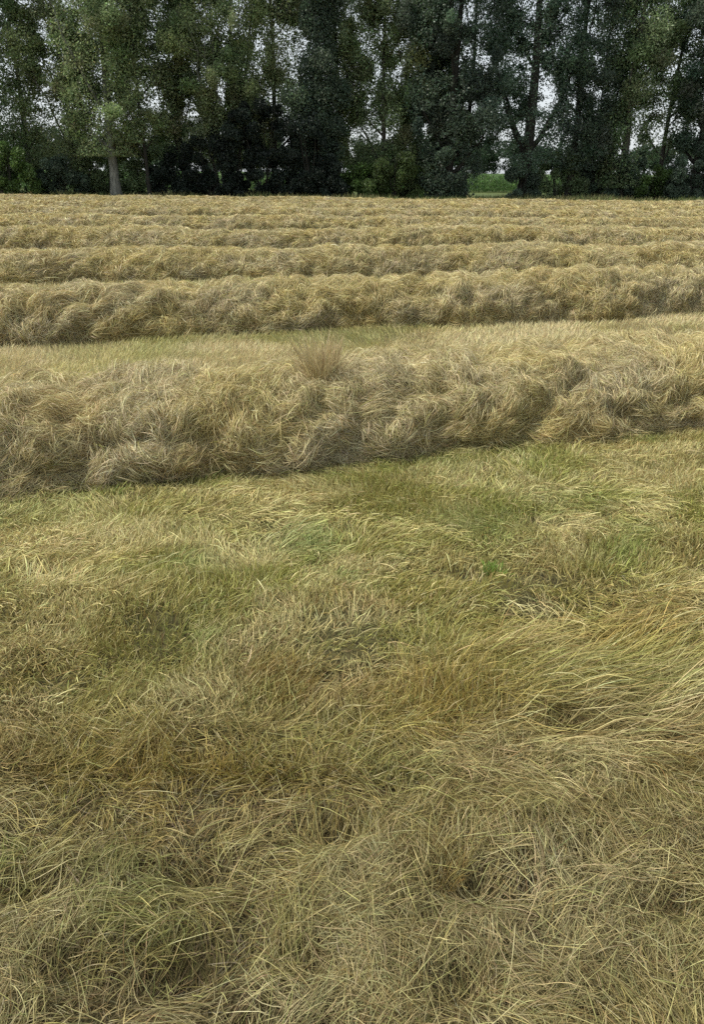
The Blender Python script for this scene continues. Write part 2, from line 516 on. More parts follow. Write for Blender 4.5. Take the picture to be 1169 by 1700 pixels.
def build_far_grass():
    r = np.random.default_rng(44)
    parts = []
    for (y0, y1, dens, w, L0) in ((6.9, 9.4, 5200, 0.0048, 0.11), (9.4, 13.6, 3000, 0.0065, 0.11), (13.6, 19.0, 1100, 0.010, 0.13),
                                  (19.0, 26.0, 420, 0.015, 0.14), (26.0, 40.0, 150, 0.022, 0.15), (40.0, 57.0, 70, 0.03, 0.16)):
        x, y = scatter(y0, y1, dens, r, 0.5 + y0 * 0.04)
        hide = np.zeros(len(x), bool)
        for (b, s, hw, h) in ROWS:
            d = y - (b + s * x)
            hide |= (d > 0.12) & (d < 2 * hw - 0.12)
        hide |= y < rowfront(x) + 1.2
        hide |= y > EDGE0 + EDGES * x + 1.5
        x, y = x[~hide], y[~hide]; n = len(x)
        a = N4.fbm(x * 0.7, y * 0.6, 3); b = N5.fbm(x * 0.5, y * 0.9, 3)
        col = lerp(np.tile(PALE * 1.05, (n, 1)), np.tile(OLIVE * 1.45, (n, 1)), np.clip((a - 0.46) * 4, 0, 0.45)) * np.array([1.0, 0.98, 1.1])
        col = lerp(col, np.tile(GREEN, (n, 1)), np.clip((b - 0.62) * 5, 0, 0.2))
        phi = flow(x * 0.5, y * 0.5) + r.normal(size=n) * 0.7
        parts.append(grow(x, y, phi, np.radians(r.uniform(35, 85, n)), -np.radians(r.uniform(5, 60, n)), r.normal(size=n) * 0.4,
                          L0 * r.uniform(0.5, 1.3, n), w * r.uniform(0.6, 1.3, n), 3, r, jitter(col, r)))
    v, q, c = merge(parts)
    o = link(bpy.data.objects.new("stubble_grass", mesh_np("stubble_grass", v, q, c, M_GRASS)))
    tag(o, "short pale stubble grass between the rows of hay", None, None, 'stuff')


build_far_grass()

# ------------------------------------------------------------------ windrows
ROW_LABELS = [
    "nearest and largest row of raked hay, crossing right behind the mown grass",
    "second row of hay from the camera, behind the first strip of pale stubble",
    "third row of hay from the camera, narrow stubble strip in front of it",
    "fourth row of hay from the camera, halfway up the field",
    "fifth row of hay from the camera, low and close behind the fourth",
    "sixth row of hay from the camera, a thin band in the far field",
    "third row of hay counted back from the trees, a faint thin band",
    "second last row of hay before the trees",
    "last row of hay, its crest meeting the undergrowth of the trees"]


def row_surface(t, a, spec, seed):
    """t along x, a angle over the hump (0 front foot, pi back foot) -> point, outward"""
    b, s, hw, h = spec
    sc = 1.0
    wx = 0.5 * (N3(t * 1.7, a * 1.3 + seed) - 0.5)
    lump = domes((t + wx) * 1.9 + 3.1 * seed + 20, (a + wx) * 1.4 + 10, seed + 2)
    lump2 = domes(t * 3.6 + 7 * seed + 20, a * 2.4 + 13, seed + 9)
    big = N1.fbm(t * 0.55 + seed * 9, 3.3 * seed + 0 * t, 2) - 0.5
    am = (0.27, 0.24, 0.17)[min(seed, 2)]
    R = 1 + am * (lump - 0.4) + am * 0.65 * (lump2 - 0.4) + (0.38 if seed < 3 else 0.28) * big + 0.10 * (N4.fbm(t * 6 + seed, a * 3.5, 2) - 0.5)
    if seed == 0:
        R = R - 0.09 * np.clip(-t - 0.8, 0, 1.6) + 0.10 * (N2.fbm(t * 2.2 + seed, a * 1.6, 2) - 0.5)
    ca, sa = np.cos(a), np.sin(a)
    yy = -hw * np.sign(ca) * np.abs(ca) ** 0.85 * (0.35 + 0.65 * R)
    zz = h * np.abs(sa) ** 0.8 * R
    # the front is steeper than the back
    zz = zz * (1 - 0.30 * np.clip((a - 1.3) / 1.8, 0, 1))
    wig = (0.10 if seed < 3 else 0.32) * np.sin(t * 0.9 * (1 if seed < 3 else 0.55) + seed * 2) + 0.07 * np.sin(t * 2.6 + seed)
    yc = b + hw + s * t + wig * (0.55 if seed == 0 else 1)
    x = t
    return np.stack([x, yc + yy, zz], -1), np.stack([0 * t, -ca, sa], -1)


def hay_cols(t, a, seed, r):
    n = len(t)
    f = N4.fbm(t * 1.3 + 5 * seed, a * 1.4, 3); g = N5.fbm(t * 1.1 + 2 * seed, a * 1.1 + 6, 3)
    col = lerp(np.tile(STRAW * 1.25, (n, 1)), np.tile(GREY * 1.25, (n, 1)), np.clip((f - 0.35) * 3.4, 0, 1))
    col = lerp(col, np.tile(PALE, (n, 1)), np.clip((a - 1.0) * 0.5, 0, 0.45))
    col = lerp(col, np.tile(GOLD, (n, 1)), np.clip((g - 0.58) * 5, 0, 0.45))
    u = r.random(n)
    col[u < 0.22] = PALE * 1.15
    col[(u > 0.22) & (u < 0.29)] = BROWN
    col[(u > 0.29) & (u < 0.33)] = OLIVE * 1.2
    return jitter(col * np.array([1.02, 1.0, 1.12]), r)


def build_row(i, spec):
    r = np.random.default_rng(100 + i)
    b, s, hw, h = spec
    ymid = b + hw
    half = 0.4567 * (ymid * CP + 0.8) * (1 + 0.1) + 1.0
    fac = [1.0, 1.55, 2.3, 3.2, 4.3, 5.2, 6.2, 7.2, 8.0][i]
    A0, A1 = -0.02, math.pi * (0.92 if i < 2 else 0.85)
    # the mound itself
    nt_, na = int(half * 2 / (0.06 * fac)), 26
    T, A = np.meshgrid(np.linspace(-half, half, nt_), np.linspace(-0.05, math.pi + 0.05, na), indexing='ij')
    P, O = row_surface(T, A, spec, i)
    P = P - O * (0.05 + 0.0 * T[..., None])
    P[:, 0, 2] = -0.08; P[:, -1, 2] = -0.08
    P[..., 2] += ground_z(P[..., 0], P[..., 1]) - 0.01
    k = (np.arange(nt_ - 1)[:, None] * na + np.arange(na - 1)[None, :]).ravel()
    Q = np.stack([k, k + na, k + na + 1, k + 1], 1)
    P[0, :, 2] = -0.08; P[-1, :, 2] = -0.08
    root = link(bpy.data.objects.new("hay_row", mesh_np("hay_row", P.reshape(-1, 3), Q, None, M_HAYBED, True)))
    tag(root, ROW_LABELS[i], "hay row", "rows of raked hay across the field")
    parts = []

    def walk(t, a, phi, dphi, L, k, off, arch, W, cols, spread=0.0, out_tip=None):
        n = len(t)
        pts = np.empty((n, k + 1, 3))
        f = phi.copy(); tt = t.copy(); aa = a.copy()
        for j in range(k + 1):
            P, O = row_surface(tt, np.clip(aa, -0.02, 3.1), spec, i)
            u = j / k
            o_ = off + arch * (4 * u * (1 - u))
            if out_tip is not None:
                o_ = o_ + out_tip * u ** 1.6
            p = P + O * o_[:, None]
            p[:, 2] = np.maximum(p[:, 2], 0.006 + 0.02 * r.random(n))
            p[:, 2] += ground_z(p[:, 0], p[:, 1])
            pts[:, j] = p
            tt = tt + L / k * np.cos(f); aa = aa + L / k * np.sin(f) / 0.72
            f = f + dphi / k + r.normal(size=n) * 0.10
        parts.append(ribbons(pts, W, cols, r, 0.3, 0.4))

    area = 2 * half * 2.0
    wmean = 0.0026 * fac ** 0.92
    Lm = 0.11 * fac ** 0.4
    cover = 4.6 if i == 0 else (3.8 if i < 3 else 3.2)
    n = int(area * cover / (wmean * Lm))
    t = r.uniform(-half, half, n); a = r.uniform(A0, A1, n) if i == 0 else A0 + (A1 - A0) * r.random(n) ** 1.2
    fl = math.pi * 0.5 + (N6.fbm(t * 2.0 / fac ** 0.5 + 8 * i, a * 1.3, 2) - 0.5) * 7.0
    phi = fl + r.normal(size=n) * 1.0 + (r.random(n) < 0.62) * r.uniform(0, 6.28, n)
    walk(t, a, phi, r.normal(size=n) * 0.35, Lm * r.uniform(0.5, 1.6, n), 4 if i < 2 else 3, 0.035 * r.random(n) ** 1.5 * fac ** 0.4 - 0.02,
         r.uniform(0, 0.03, n), wmean * r.uniform(0.5, 1.3, n), hay_cols(t, a, i, r))
    # locks
    cnt = 26
    m = int(area * cover * 0.18 / (wmean * Lm * 1.4) / cnt)
    lt = r.uniform(-half, half, m); la = r.uniform(A0, 2.2, m)
    lphi = r.choice([-1, 1], m) * (math.pi / 2) + (N7.fbm(lt * 1.5 + i, la * 1.2, 2) - 0.5) * 6 + r.normal(size=m) * 0.3
    idx = np.repeat(np.arange(m), cnt); n = len(idx)
    rad = (r.uniform(0.012, 0.04, m) * fac ** 0.6)[idx]
    t = lt[idx] + r.normal(size=n) * rad; a = la[idx] + r.normal(size=n) * rad / 0.7
    c = hay_cols(t, a, i, r) * np.exp(r.normal(size=m) * 0.14)[idx][:, None]
    walk(t, a, lphi[idx] + r.normal(size=n) * 0.34, (r.normal(size=m) * 0.5)[idx], Lm * 1.5 * r.uniform(0.6, 1.1, n), 5 if i < 2 else 3,
         0.005 + 0.035 * r.random(n), (r.uniform(0.0, 0.06, m))[idx], wmean * r.uniform(0.5, 1.2, n), c)
    # fly-away straws that stand off the row
    n = int(area * 600 / fac ** 1.2)
    t = r.uniform(-half, half, n); a = r.uniform(0.1, 2.5, n)
    walk(t, a, r.uniform(0, 6.28, n), r.normal(size=n) * 0.8, Lm * r.uniform(0.6, 1.3, n), 4, np.full(n, 0.01), np.zeros(n),
         wmean * 0.8 * r.uniform(0.5, 1.1, n), jitter(np.tile(PALE * 0.95, (n, 1)), r), out_tip=np.abs(r.normal(size=n)) * 0.05 * fac ** 0.3)
    # straws spilled on the grass before and behind the row
    n = int(2 * half * (1500 if i == 0 else 700 / fac))
    t = r.uniform(-half, half, n)
    back = r.random(n) < 0.6
    y = b + s * t + np.where(back, 2 * hw - 0.25 + np.abs(r.normal(size=n)) * 0.42, 0.12 - np.abs(r.normal(size=n)) * 0.09)
    parts.append(grow(t, y, r.uniform(0, 6.28, n), np.radians(r.uniform(0, 30, n)), -np.radians(r.uniform(0, 30, n)), r.normal(size=n) * 0.3,
                      Lm * r.uniform(0.6, 1.4, n), wmean * r.uniform(0.5, 1.2, n), 3, r,
                      jitter(lerp(np.tile(PALE * 0.9, (n, 1)), np.tile(STRAW, (n, 1)), r.random(n)), r), 0.1, 0.04))
    v, q, c = merge(parts)
    o = link(bpy.data.objects.new("loose_straw", mesh_np("loose_straw", v, q, c, M_STRAW)), root)
    o['kind'] = 'stuff'


for i, spec in enumerate(ROWS):
    build_row(i, spec)

# ------------------------------------------------------------------ tufts
def tuft(px, py, z0, h, spread, n, colA, colB, label, seed, cat="grass tuft", name="grass_tuft", lean=0.0, dens_w=0.003, at=None):
    r = np.random.default_rng(seed)
    x0, y0 = at or to_ground(px, py, z0)
    rr = spread * np.sqrt(r.random(n)); th = r.uniform(0, 6.28, n)
    X, Y = rr * np.cos(th), rr * np.sin(th)
    pts = np.empty((n, 6, 3))
    L = h * r.uniform(0.35, 1.1, n)
    e = np.radians(np.clip(88 - 12 * rr / max(spread, .01) + r.normal(size=n) * 15, 15, 89)); f = th + r.normal(size=n) * 0.6
    x, y, z = X.copy(), Y.copy(), np.full(n, -0.03)
    for j in range(6):
        pts[:, j] = np.stack([x, y, z], 1)
        x = x + L / 5 * np.cos(e) * np.cos(f) + lean * L / 5; y = y + L / 5 * np.cos(e) * np.sin(f); z = z + L / 5 * np.sin(e)
        e = e - np.radians(r.uniform(-4, 14, n)); f = f + r.normal(size=n) * 0.25
    c = jitter(lerp(np.tile(colA, (n, 1)), np.tile(colB, (n, 1)), r.random(n)), r, 0.2)
    v, q, c = ribbons(pts, r.uniform(0.6, 1.2, n) * dens_w, c, r, 0.0)
    o = link(bpy.data.objects.new(name, mesh_np(name, v, q, c, M_GRASS)))
    o.location = (x0, y0, z0 + float(ground_z(x0, y0)))
    tag(o, label, cat)
    return o


RUST = np.array([0.30, 0.18, 0.08])
TAN = np.array([0.46, 0.38, 0.22])
P_, O_ = row_surface(np.array([-0.24]), np.array([1.30]), ROWS[0], 0)
tuft(0, 0, float(P_[0, 2]) - 0.06, 0.42, 0.11, 1000, np.array([0.50, 0.43, 0.25]), np.array([0.42, 0.33, 0.17]), "tan feathery grass tuft standing up from the crest of the nearest hay row", 5, at=(float(P_[0, 0]), float(P_[0, 1])))
tuft(470, 1130, 0.0, 0.09, 0.15, 1100, BROWN, GOLD * 0.8, "low brown tuft of dry grass in the middle of the mown grass", 6, dens_w=0.0024)
tuft(722, 1440, 0.0, 0.12, 0.10, 520, BROWN, STRAW * 0.7, "rusty brown tuft among the tangled foreground hay", 7, dens_w=0.002)
tuft(8, 1430, 0.0, 0.09, 0.05, 150, GREEN, OLIVE, "bright green grass tuft at the left edge of the foreground", 9, dens_w=0.0026)
tuft(822, 950, 0.0, 0.10, 0.05, 160, GREEN * 1.3, np.array([0.2, 0.34, 0.05]), "small bright green weed in the mown grass", 10,
     "weed", "weed", dens_w=0.008)


# ------------------------------------------------------------------ trees
def tube(P, R, seg=7):
    """tapered tube through P with radii R -> verts, quads"""
    P = np.asarray(P, float); R = np.asarray(R, float); k = len(P)
    T = np.gradient(P, axis=0); T /= np.linalg.norm(T, axis=1, keepdims=True)
    ref = np.array([0.3, 0.9, 0.1])
    A = np.cross(T, ref); A /= np.linalg.norm(A, axis=1, keepdims=True)
    B = np.cross(T, A)
    th = np.arange(seg) * 2 * math.pi / seg
    V = P[:, None] + R[:, None, None] * (np.cos(th)[None, :, None] * A[:, None] + np.sin(th)[None, :, None] * B[:, None])
    i = np.arange(k - 1)[:, None] * seg; j = np.arange(seg)[None, :]; j2 = (j + 1) % seg
    Q = np.stack([i + j, i + j2, i + seg + j2, i + seg + j], 2).reshape(-1, 4)
    return V.reshape(-1, 3), Q


def join_tubes(ts):
    vs, qs, off = [], [], 0
    for v, q in ts:
        vs.append(v); qs.append(q + off); off += len(v)
    return np.concatenate(vs), np.concatenate(qs)


def leaf_cards(C, size, cols, r, aspect=1.5, droop=0.4):
    n = len(C)
    d = r.normal(size=(n, 3)); d[:, 2] -= droop; d /= np.linalg.norm(d, axis=1, keepdims=True)
    u = np.cross(d, r.normal(size=(n, 3))); u /= np.linalg.norm(u, axis=1, keepdims=True)
    s = size[:, None] * 0.5
    V = np.empty((n, 4, 3), np.float32)
    V[:, 0] = C - d * s * aspect; V[:, 1] = C + u * s * 0.8; V[:, 2] = C + d * s * aspect; V[:, 3] = C - u * s * 0.8
    return V.reshape(-1, 3), np.arange(n * 4).reshape(n, 4), np.repeat(cols, 4, axis=0)


# openings seen between the crowns: x, z and half sizes at the depth of the row, in metres
def opening(px, py, rx, ry, y=60.0):
    r_, u = px - 584.5, 850.0 - py
    t = y / (FOC * CP + u * SP)
    return (r_ * t, CAM_H + (u * CP - FOC * SP) * t, rx * t, ry * t)


OPEN = [opening(*o) for o in ((250, 165, 34, 26), (312, 180, 16, 18), (583, 243, 11, 26), (836, 222, 30, 14), (835, 175, 24, 20),
                              (1068, 272, 14, 12), (985, 172, 12, 34), (72, 120, 20, 60), (70, 190, 26, 30), (1085, 225, 18, 26),
                              (770, 22, 20, 16), (1125, 85, 12, 9), (925, 20, 12, 16), (30, 10, 30, 14),
                              (360, 140, 8, 20), (1120, 190, 14, 22), (905, 150, 16, 22), (800, 95, 16, 12), 
                              (425, 85, 12, 30), (1150, 215, 14, 26), (815, 305, 52, 20), (835, 262, 22, 26))]


def carve(P, r, x0=0.0, y0=60.0):
    """drop leaves inside the openings"""
    X, Z = P[:, 0] + x0, P[:, 2]
    keep = np.ones(len(P), bool)
    yy = P[:, 1] + y0
    for (ox, oz, rx, rz) in OPEN:
        sx = ox * yy / 60.0; sz = CAM_H + (oz - CAM_H) * yy / 60.0
        d = np.sqrt(((X - sx) / rx) ** 2 + ((Z - sz) / rz) ** 2)
        d = d + 1.5 * (N6.fbm(X * 1.5, Z * 1.7, 3) - 0.5) + 0.8 * (N2(X * 4.5, Z * 4.5) - 0.5)
        keep &= r.random(len(P)) < np.clip((d - 0.42) * 1.6, 0.25, 1)
    return keep


def tree(px, y, h, rtrunk, spread, nleaf, col, label, seed, bark, lean=0.0, low=0.10, forks=1, group="trees in the row behind the field",
         leafsize=0.10, cat="tree", nlimb=7, name="tree"):
    r = np.random.default_rng(seed)
    x0 = x_at(px, y, 2.0)
    root = empty(name, (x0, y, 0.0)); tag(root, label, cat, group)
    limbs, tips = [], []
    # trunk (or several stems)
    stems = []
    for s in range(forks):
        k = 12; u = np.linspace(0, 1, k)
        ang = r.uniform(0, 6.28)
        wx = lean * h * u + 0.25 * np.sin(u * 5 + seed) * u + (0 if forks == 1 else (s - (forks - 1) / 2) * 0.9 * u ** 0.7 * 1.6)
        wy = 0.2 * np.sin(u * 4 + seed * 2) * u + (0 if forks == 1 else 0.4 * math.sin(ang) * u)
        P = np.stack([wx + (0 if forks == 1 else (s - (forks - 1) / 2) * rtrunk * 1.3), wy, -0.1 + u * h * r.uniform(0.86, 0.94)], 1)
        R = rtrunk * (1 - u * 0.88) ** 0.8 * (1 + 0.5 * np.exp(-u * 40)) * (1 if forks == 1 else 0.8)
        stems.append((P, R))
        v, q = tube(P, R, 10)
        link(bpy.data.objects.new("trunk", mesh_np("trunk", v, q, None, bark, True)), root)
    for (P, R) in stems:
        for l in range(nlimb if forks == 1 else max(3, nlimb // forks)):
            u0 = r.uniform(0.10, 0.82) if l > 0 else 0.2
            i0 = u0 * (len(P) - 1); a = int(i0); fr = i0 - a
            p0 = P[a] * (1 - fr) + P[a + 1] * fr; r0 = np.interp(i0, np.arange(len(R)), R) * 0.5
            az = r.uniform(0, 6.28); rise = r.uniform(0.9, 2.2)
            L = spread * r.uniform(0.8, 1.3)
            kk = 7; uu = np.linspace(0, 1, kk)
            q_ = np.stack([p0[0] + L * np.cos(az) * uu ** 0.8, p0[1] + L * np.sin(az) * uu ** 0.8 * 0.8, p0[2] + rise * L * uu ** 1.1], 1)
            q_ += r.normal(size=(kk, 3)) * 0.06 * L * uu[:, None]
            ts = [tube(q_, np.maximum(r0 * (1 - 0.85 * uu), 0.015), 6)]
            for tw in range(5):
                c0 = q_[r.integers(2, kk)]
                d = r.normal(size=3); d[2] = abs(d[2]) * 0.8 + 0.2; d /= np.linalg.norm(d)
                Lt = L * r.uniform(0.3, 0.6)
                tq = c0 + d * Lt * np.linspace(0, 1, 4)[:, None] + r.normal(size=(4, 3)) * 0.04 * np.linspace(0, 1, 4)[:, None]
                ts.append(tube(tq, np.array([0.03, 0.024, 0.018, 0.01]), 4))
                tips.append(tq[-1]); tips.append(tq[2])
            tips.append(q_[-1]); tips.append(q_[kk // 2])
            v, q = join_tubes(ts)
            link(bpy.data.objects.new("limb", mesh_np("limb", v, q, None, bark, True)), root)
    # crown: clumps round the twig ends and up the stem
    extra = int(h * 3.0)
    zz = low * 0.75 * h + (h * 1.0 - low * 0.75 * h) * r.random(extra)
    rad = spread * (0.45 + 0.75 * np.sin(np.clip((zz / h), 0.05, 1) * math.pi * 0.93) ** 0.6)
    th = r.uniform(0, 6.28, extra); rr = rad * np.sqrt(r.random(extra))
    ext = np.stack([rr * np.cos(th) + lean * zz, rr * np.sin(th) * 0.9, zz], 1)
    tips = np.array(tips); tips = tips[(tips[:, 2] < h * 1.02)]
    cl = np.concatenate([tips, ext])
    cr = r.uniform(0.25, 0.85, len(cl)) * np.where(np.arange(len(cl)) % 3 == 0, 1.2, 0.9)
    wgt = cr ** 2.2 * np.where(cl[:, 2] > 13, 0.5, 1.0); wgt /= wgt.sum()
    idx = r.choice(len(cl), nleaf, p=wgt)
    d = r.normal(size=(nleaf, 3)); d /= np.linalg.norm(d, axis=1, keepdims=True)
    C = cl[idx] + d * (cr[idx] * r.random(nleaf) ** 0.6)[:, None] * (0.6 + 0.9 * r.random((len(cl), 3)))[idx]
    loose = r.random(nleaf) < 0.42                          # leaves spread evenly through the crown
    lz = (low * 0.6 + (1 - low * 0.6) * r.random(nleaf) ** 1.15) * h
    lr = spread * (0.5 + 0.6 * np.sin(np.clip(lz / h, 0.05, 1) * math.pi * 0.93) ** 0.6) * np.sqrt(r.random(nleaf)) * (0.8 + 0.45 * N3.fbm(lz * 0.6, lz * 0 + seed * 1.7, 2))
    lt = r.uniform(0, 6.28, nleaf)
    Lp = np.stack([lr * np.cos(lt) + lean * lz, lr * np.sin(lt) * 0.9, lz], 1)
    gap = N5.fbm(Lp[:, 0] * 0.9 + seed, Lp[:, 2] * 0.8, 3) > 0.40
    C = np.where((loose & gap)[:, None], Lp, C)
    ccol = (np.array(col) * np.exp(r.normal(size=(len(cl), 1)) * 0.13) * (1 + r.normal(size=(len(cl), 3)) * 0.06))
    keep = carve(C, r, x0, y) & (C[:, 2] > 0.3)
    C, idx = C[keep], idx[keep]
    cc = jitter(ccol[idx], r, 0.25)
    v, q, c = leaf_cards(C, leafsize * r.uniform(0.6, 1.4, len(C)), cc, r)
    link(bpy.data.objects.new("crown", mesh_np("crown", v, q, c, M_LEAF)), root)
    return root


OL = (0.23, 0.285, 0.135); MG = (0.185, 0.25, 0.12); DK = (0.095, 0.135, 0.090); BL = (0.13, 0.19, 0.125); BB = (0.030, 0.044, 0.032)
TREES = [
    # px, y, h, trunk r, spread, leaves, colour, label, bark, lean, low, forks, limbs
    (-75, 61.5, 18.5, .30, 2.6, 22000, MG, "broad green tree at the left end of the row, cut by the picture's edge", M_BARK, 0, .12, 1, 7),
    (-8, 60.0, 18.0, .26, 2.0, 17000, MG, "dark green tree on the left edge with pale sky along its right side", M_BARK, 0, .14, 1, 7),
    (44, 61.0, 17.5, .22, 1.6, 10000, OL, "tree with a grey trunk behind the bushes of the left corner", M_BARK_PALE, 0, .2, 1, 6),
    (118, 61.0, 18.5, .20, 2.1, 21000, OL, "olive leaved tree with a thin trunk, just left of the pale trunked tree", M_BARK, 0, .16, 1, 7),
    (184, 58.8, 19.0, .33, 2.4, 25000, OL, "tree with the pale bare grey trunk standing clear of the undergrowth", M_BARK_PALE, 0, .25, 1, 8),
    (240, 58.6, 18.0, .13, 1.7, 12000, OL, "slim tree with a thin black leaning stem right of the pale trunk", M_BARK_DARK, -.012, .34, 1, 6),
    (300, 61.5, 18.0, .18, 2.1, 24000, MG, "tree left of the many stemmed tree, above the left slope of the big dark bush", M_BARK, 0, .25, 1, 6),
    (372, 60.5, 19.0, .17, 2.6, 32000, OL, "many stemmed tree with upright grey stems behind the big dark bush", M_BARK_PALE, 0, .22, 4, 12),
    (452, 61.0, 18.5, .22, 2.3, 28000, OL, "olive tree rising behind the right half of the big dark bush", M_BARK, 0, .2, 1, 7),
    (525, 59.0, 18.0, .28, 1.05, 21000, DK, "blackish narrow tree at the right end of the big dark bush", M_BARK_DARK, 0, .08, 1, 7),
    (556, 61.5, 19.0, .22, 1.9, 19000, OL, "olive tree directly behind and right of the blackish narrow tree", M_BARK, 0, .2, 1, 7),
    (632, 61.0, 18.5, .20, 2.2, 22000, MG, "green tree above the pale leaved bush in the middle of the row", M_BARK, 0, .15, 1, 7),
    (690, 60.6, 18.5, .22, 2.0, 23000, OL, "olive tree immediately left of the dense dark tree beside the gap", M_BARK, 0, .1, 1, 7),
    (742, 58.4, 19.0, .34, 2.2, 33000, DK, "dense dark tree on the left side of the gap that shows the maize", M_BARK_DARK, 0, .04, 1, 9),
    (768, 62.6, 18.5, .20, 2.6, 17000, BL, "tree behind the dense dark one whose branches reach over the gap", M_BARK_DARK, 0, .36, 1, 7),
    (868, 59.0, 19.5, .44, 2.2, 23000, BL, "thick trunked tree on the right side of the gap that shows the maize", M_BARK_DARK, 0, .22, 1, 8),
    (944, 59.5, 18.5, .26, 1.8, 17000, DK, "dark tree with a straight trunk, next right of the thick trunked one", M_BARK_DARK, 0, .2, 1, 7),
    (982, 61.0, 18.0, .10, 1.5, 7000, BL, "spindly slanting tree with sky behind its thin stems", M_BARK_DARK, .05, .35, 2, 6),
    (1030, 59.6, 18.5, .30, 1.9, 22000, MG, "olive green column of a tree between two bright sky gaps on the right", M_BARK, 0, .1, 1, 7),
    (1092, 61.0, 18.5, .18, 1.8, 12000, MG, "thin leaved tree with bright sky between its leaves, near the right edge", M_BARK, .01, .26, 1, 7),
    (1152, 59.4, 18.5, .32, 1.9, 22000, DK, "dark leaved tree at the right edge of the picture", M_BARK_DARK, 0, .1, 1, 7),
    (1215, 61.0, 18.5, .26, 2.3, 20000, MG, "green tree beyond the right edge whose branches reach into the picture", M_BARK, 0, .1, 1, 7),
]
for k, (px, y, h, rt, sp, nl, col, lab, bark, lean, low, forks, nlimb) in enumerate(TREES):
    tree(px, y, h, rt, sp * 1.25, int(nl * 3.3), col, lab, (904 if k == 4 else 500 + k), bark, lean, low, forks, nlimb=nlimb)


def shrub(px, y, w, h, n, col, label, seed, size=0.098, name="shrub"):
    r = np.random.default_rng(seed)
    x0 = x_at(px, y, 1.0)
    root = empty(name, (x0, y, 0)); tag(root, label, "shrub", "shrubs under the row of trees")
    ts = []
    for s in range(7):
        a = r.uniform(0, 6.28); u = np.linspace(0, 1, 5)
        P = np.stack([w * 0.7 * np.cos(a) * u * r.uniform(.3, 1), 0.6 * np.sin(a) * u, -0.05 + h * 0.85 * u], 1) + r.normal(size=(5, 3)) * 0.04
        ts.append(tube(P, 0.035 * (1 - 0.7 * u), 5))
    v, q = join_tubes(ts)
    link(bpy.data.objects.new("stem", mesh_np("stem", v, q, None, M_BARK_DARK)), root)
    m = max(10, int(w * h * 5))
    cx = r.uniform(-1, 1, m); cz = r.random(m) * np.sqrt(np.clip(1 - cx ** 2 * 0.85, 0, 1))
    cl = np.stack([cx * w, r.uniform(-0.7, 0.7, m), 0.15 + cz * h * 0.9], 1)
    cr = r.uniform(0.25, 0.6, m)
    idx = r.integers(0, m, n)
    d = r.normal(size=(n, 3)); d /= np.linalg.norm(d, axis=1, keepdims=True)
    C = cl[idx] + d * (cr[idx] * r.random(n) ** 0.5)[:, None]
    ccol = np.array(col) * np.exp(r.normal(size=(m, 1)) * 0.25)
    C[:, 2] = np.abs(C[:, 2])
    v, q, c = leaf_cards(C, size * r.uniform(0.6, 1.4, n), jitter(ccol[idx], r, 0.25), r)
    link(bpy.data.objects.new("foliage", mesh_np("foliage", v, q, c, M_LEAF)), root)


SG = (0.10, 0.165, 0.045); SP2 = (0.14, 0.20, 0.07)
SHRUBS = [
    (10, 57.8, 1.9, 2.9, 8000, SG, "bright leafy green shrub in the left corner under the trees"),
    (92, 59.0, 2.0, 2.3, 6500, DK, "dark low shrub between the left corner and the pale trunk"),
    (150, 60.5, 1.5, 2.6, 4500, MG, "dull green shrub close on the left of the pale trunk"),
    (222, 60.5, 1.7, 4.2, 9000, MG, "tall green shrub right behind the pale trunk and the thin black stem"),
    (285, 59.3, 1.6, 2.6, 6000, BB, "dark shrub forming the low left slope of the big dark bush"),
    (345, 58.0, 2.1, 3.7, 13000, BB, "left hump of the big dark bush"),
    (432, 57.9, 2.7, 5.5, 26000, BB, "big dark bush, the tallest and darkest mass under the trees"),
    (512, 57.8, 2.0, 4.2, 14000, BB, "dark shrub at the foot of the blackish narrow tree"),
    (600, 58.6, 1.6, 2.0, 5000, SG, "low green shrub right of the big dark bush, below a bright slit of sky"),
    (650, 58.2, 1.8, 2.9, 7500, SP2, "pale leaved green shrub in the middle of the row"),
    (705, 59.0, 1.5, 2.4, 5500, MG, "green shrub tucked against the left of the dense dark tree"),
    (736, 57.4, 0.85, 2.8, 7500, DK, "black shrub at the foot of the dense dark tree beside the gap"),
    (866, 57.8, 1.2, 2.1, 6000, DK, "spiky dark shrub at the foot of the thick trunked tree"),
    (922, 59.2, 1.7, 2.9, 6500, MG, "green shrub between the two dark trunks right of the gap"),
    (985, 60.0, 1.8, 3.2, 7500, DK, "dark shrub under the spindly slanting tree"),
    (1040, 59.0, 1.6, 2.6, 6500, DK, "dark shrub at the base of the olive green tree column"),
    (1092, 58.6, 1.5, 2.0, 4500, SG, "light green low shrub under the bright sky patch near the right edge"),
    (1150, 58.0, 1.7, 3.0, 8000, DK, "dark shrub in the right corner under the trees"),
    (60, 62.5, 2.0, 2.6, 4500, MG, "back shrub filling the space behind the dark low shrub near the left corner"),
    (180, 63.0, 2.2, 2.8, 4500, MG, "back shrub directly behind the pale trunk, in its shade"),
    (300, 62.8, 2.4, 2.8, 5000, DK, "back shrub behind the low left slope of the big dark bush"),
    (480, 63.0, 2.4, 2.8, 4500, DK, "back shrub behind the right half of the big dark bush"),
    (570, 62.8, 1.6, 1.9, 3500, MG, "back shrub below the bright slit of sky"),
    (665, 63.0, 2.4, 2.6, 5000, MG, "back shrub behind the pale leaved shrub in the middle"),
    (930, 63.2, 2.2, 2.4, 4500, MG, "back shrub between the thick trunk and the straight dark trunk"),
    (1010, 63.2, 2.0, 2.4, 4500, DK, "back shrub between the spindly tree and the olive column"),
    (1130, 63.0, 2.4, 1.9, 4500, MG, "back shrub behind the right corner shrub"),
    (1215, 58.6, 1.8, 2.6, 4500, MG, "shrub just past the right edge of the picture"),
]
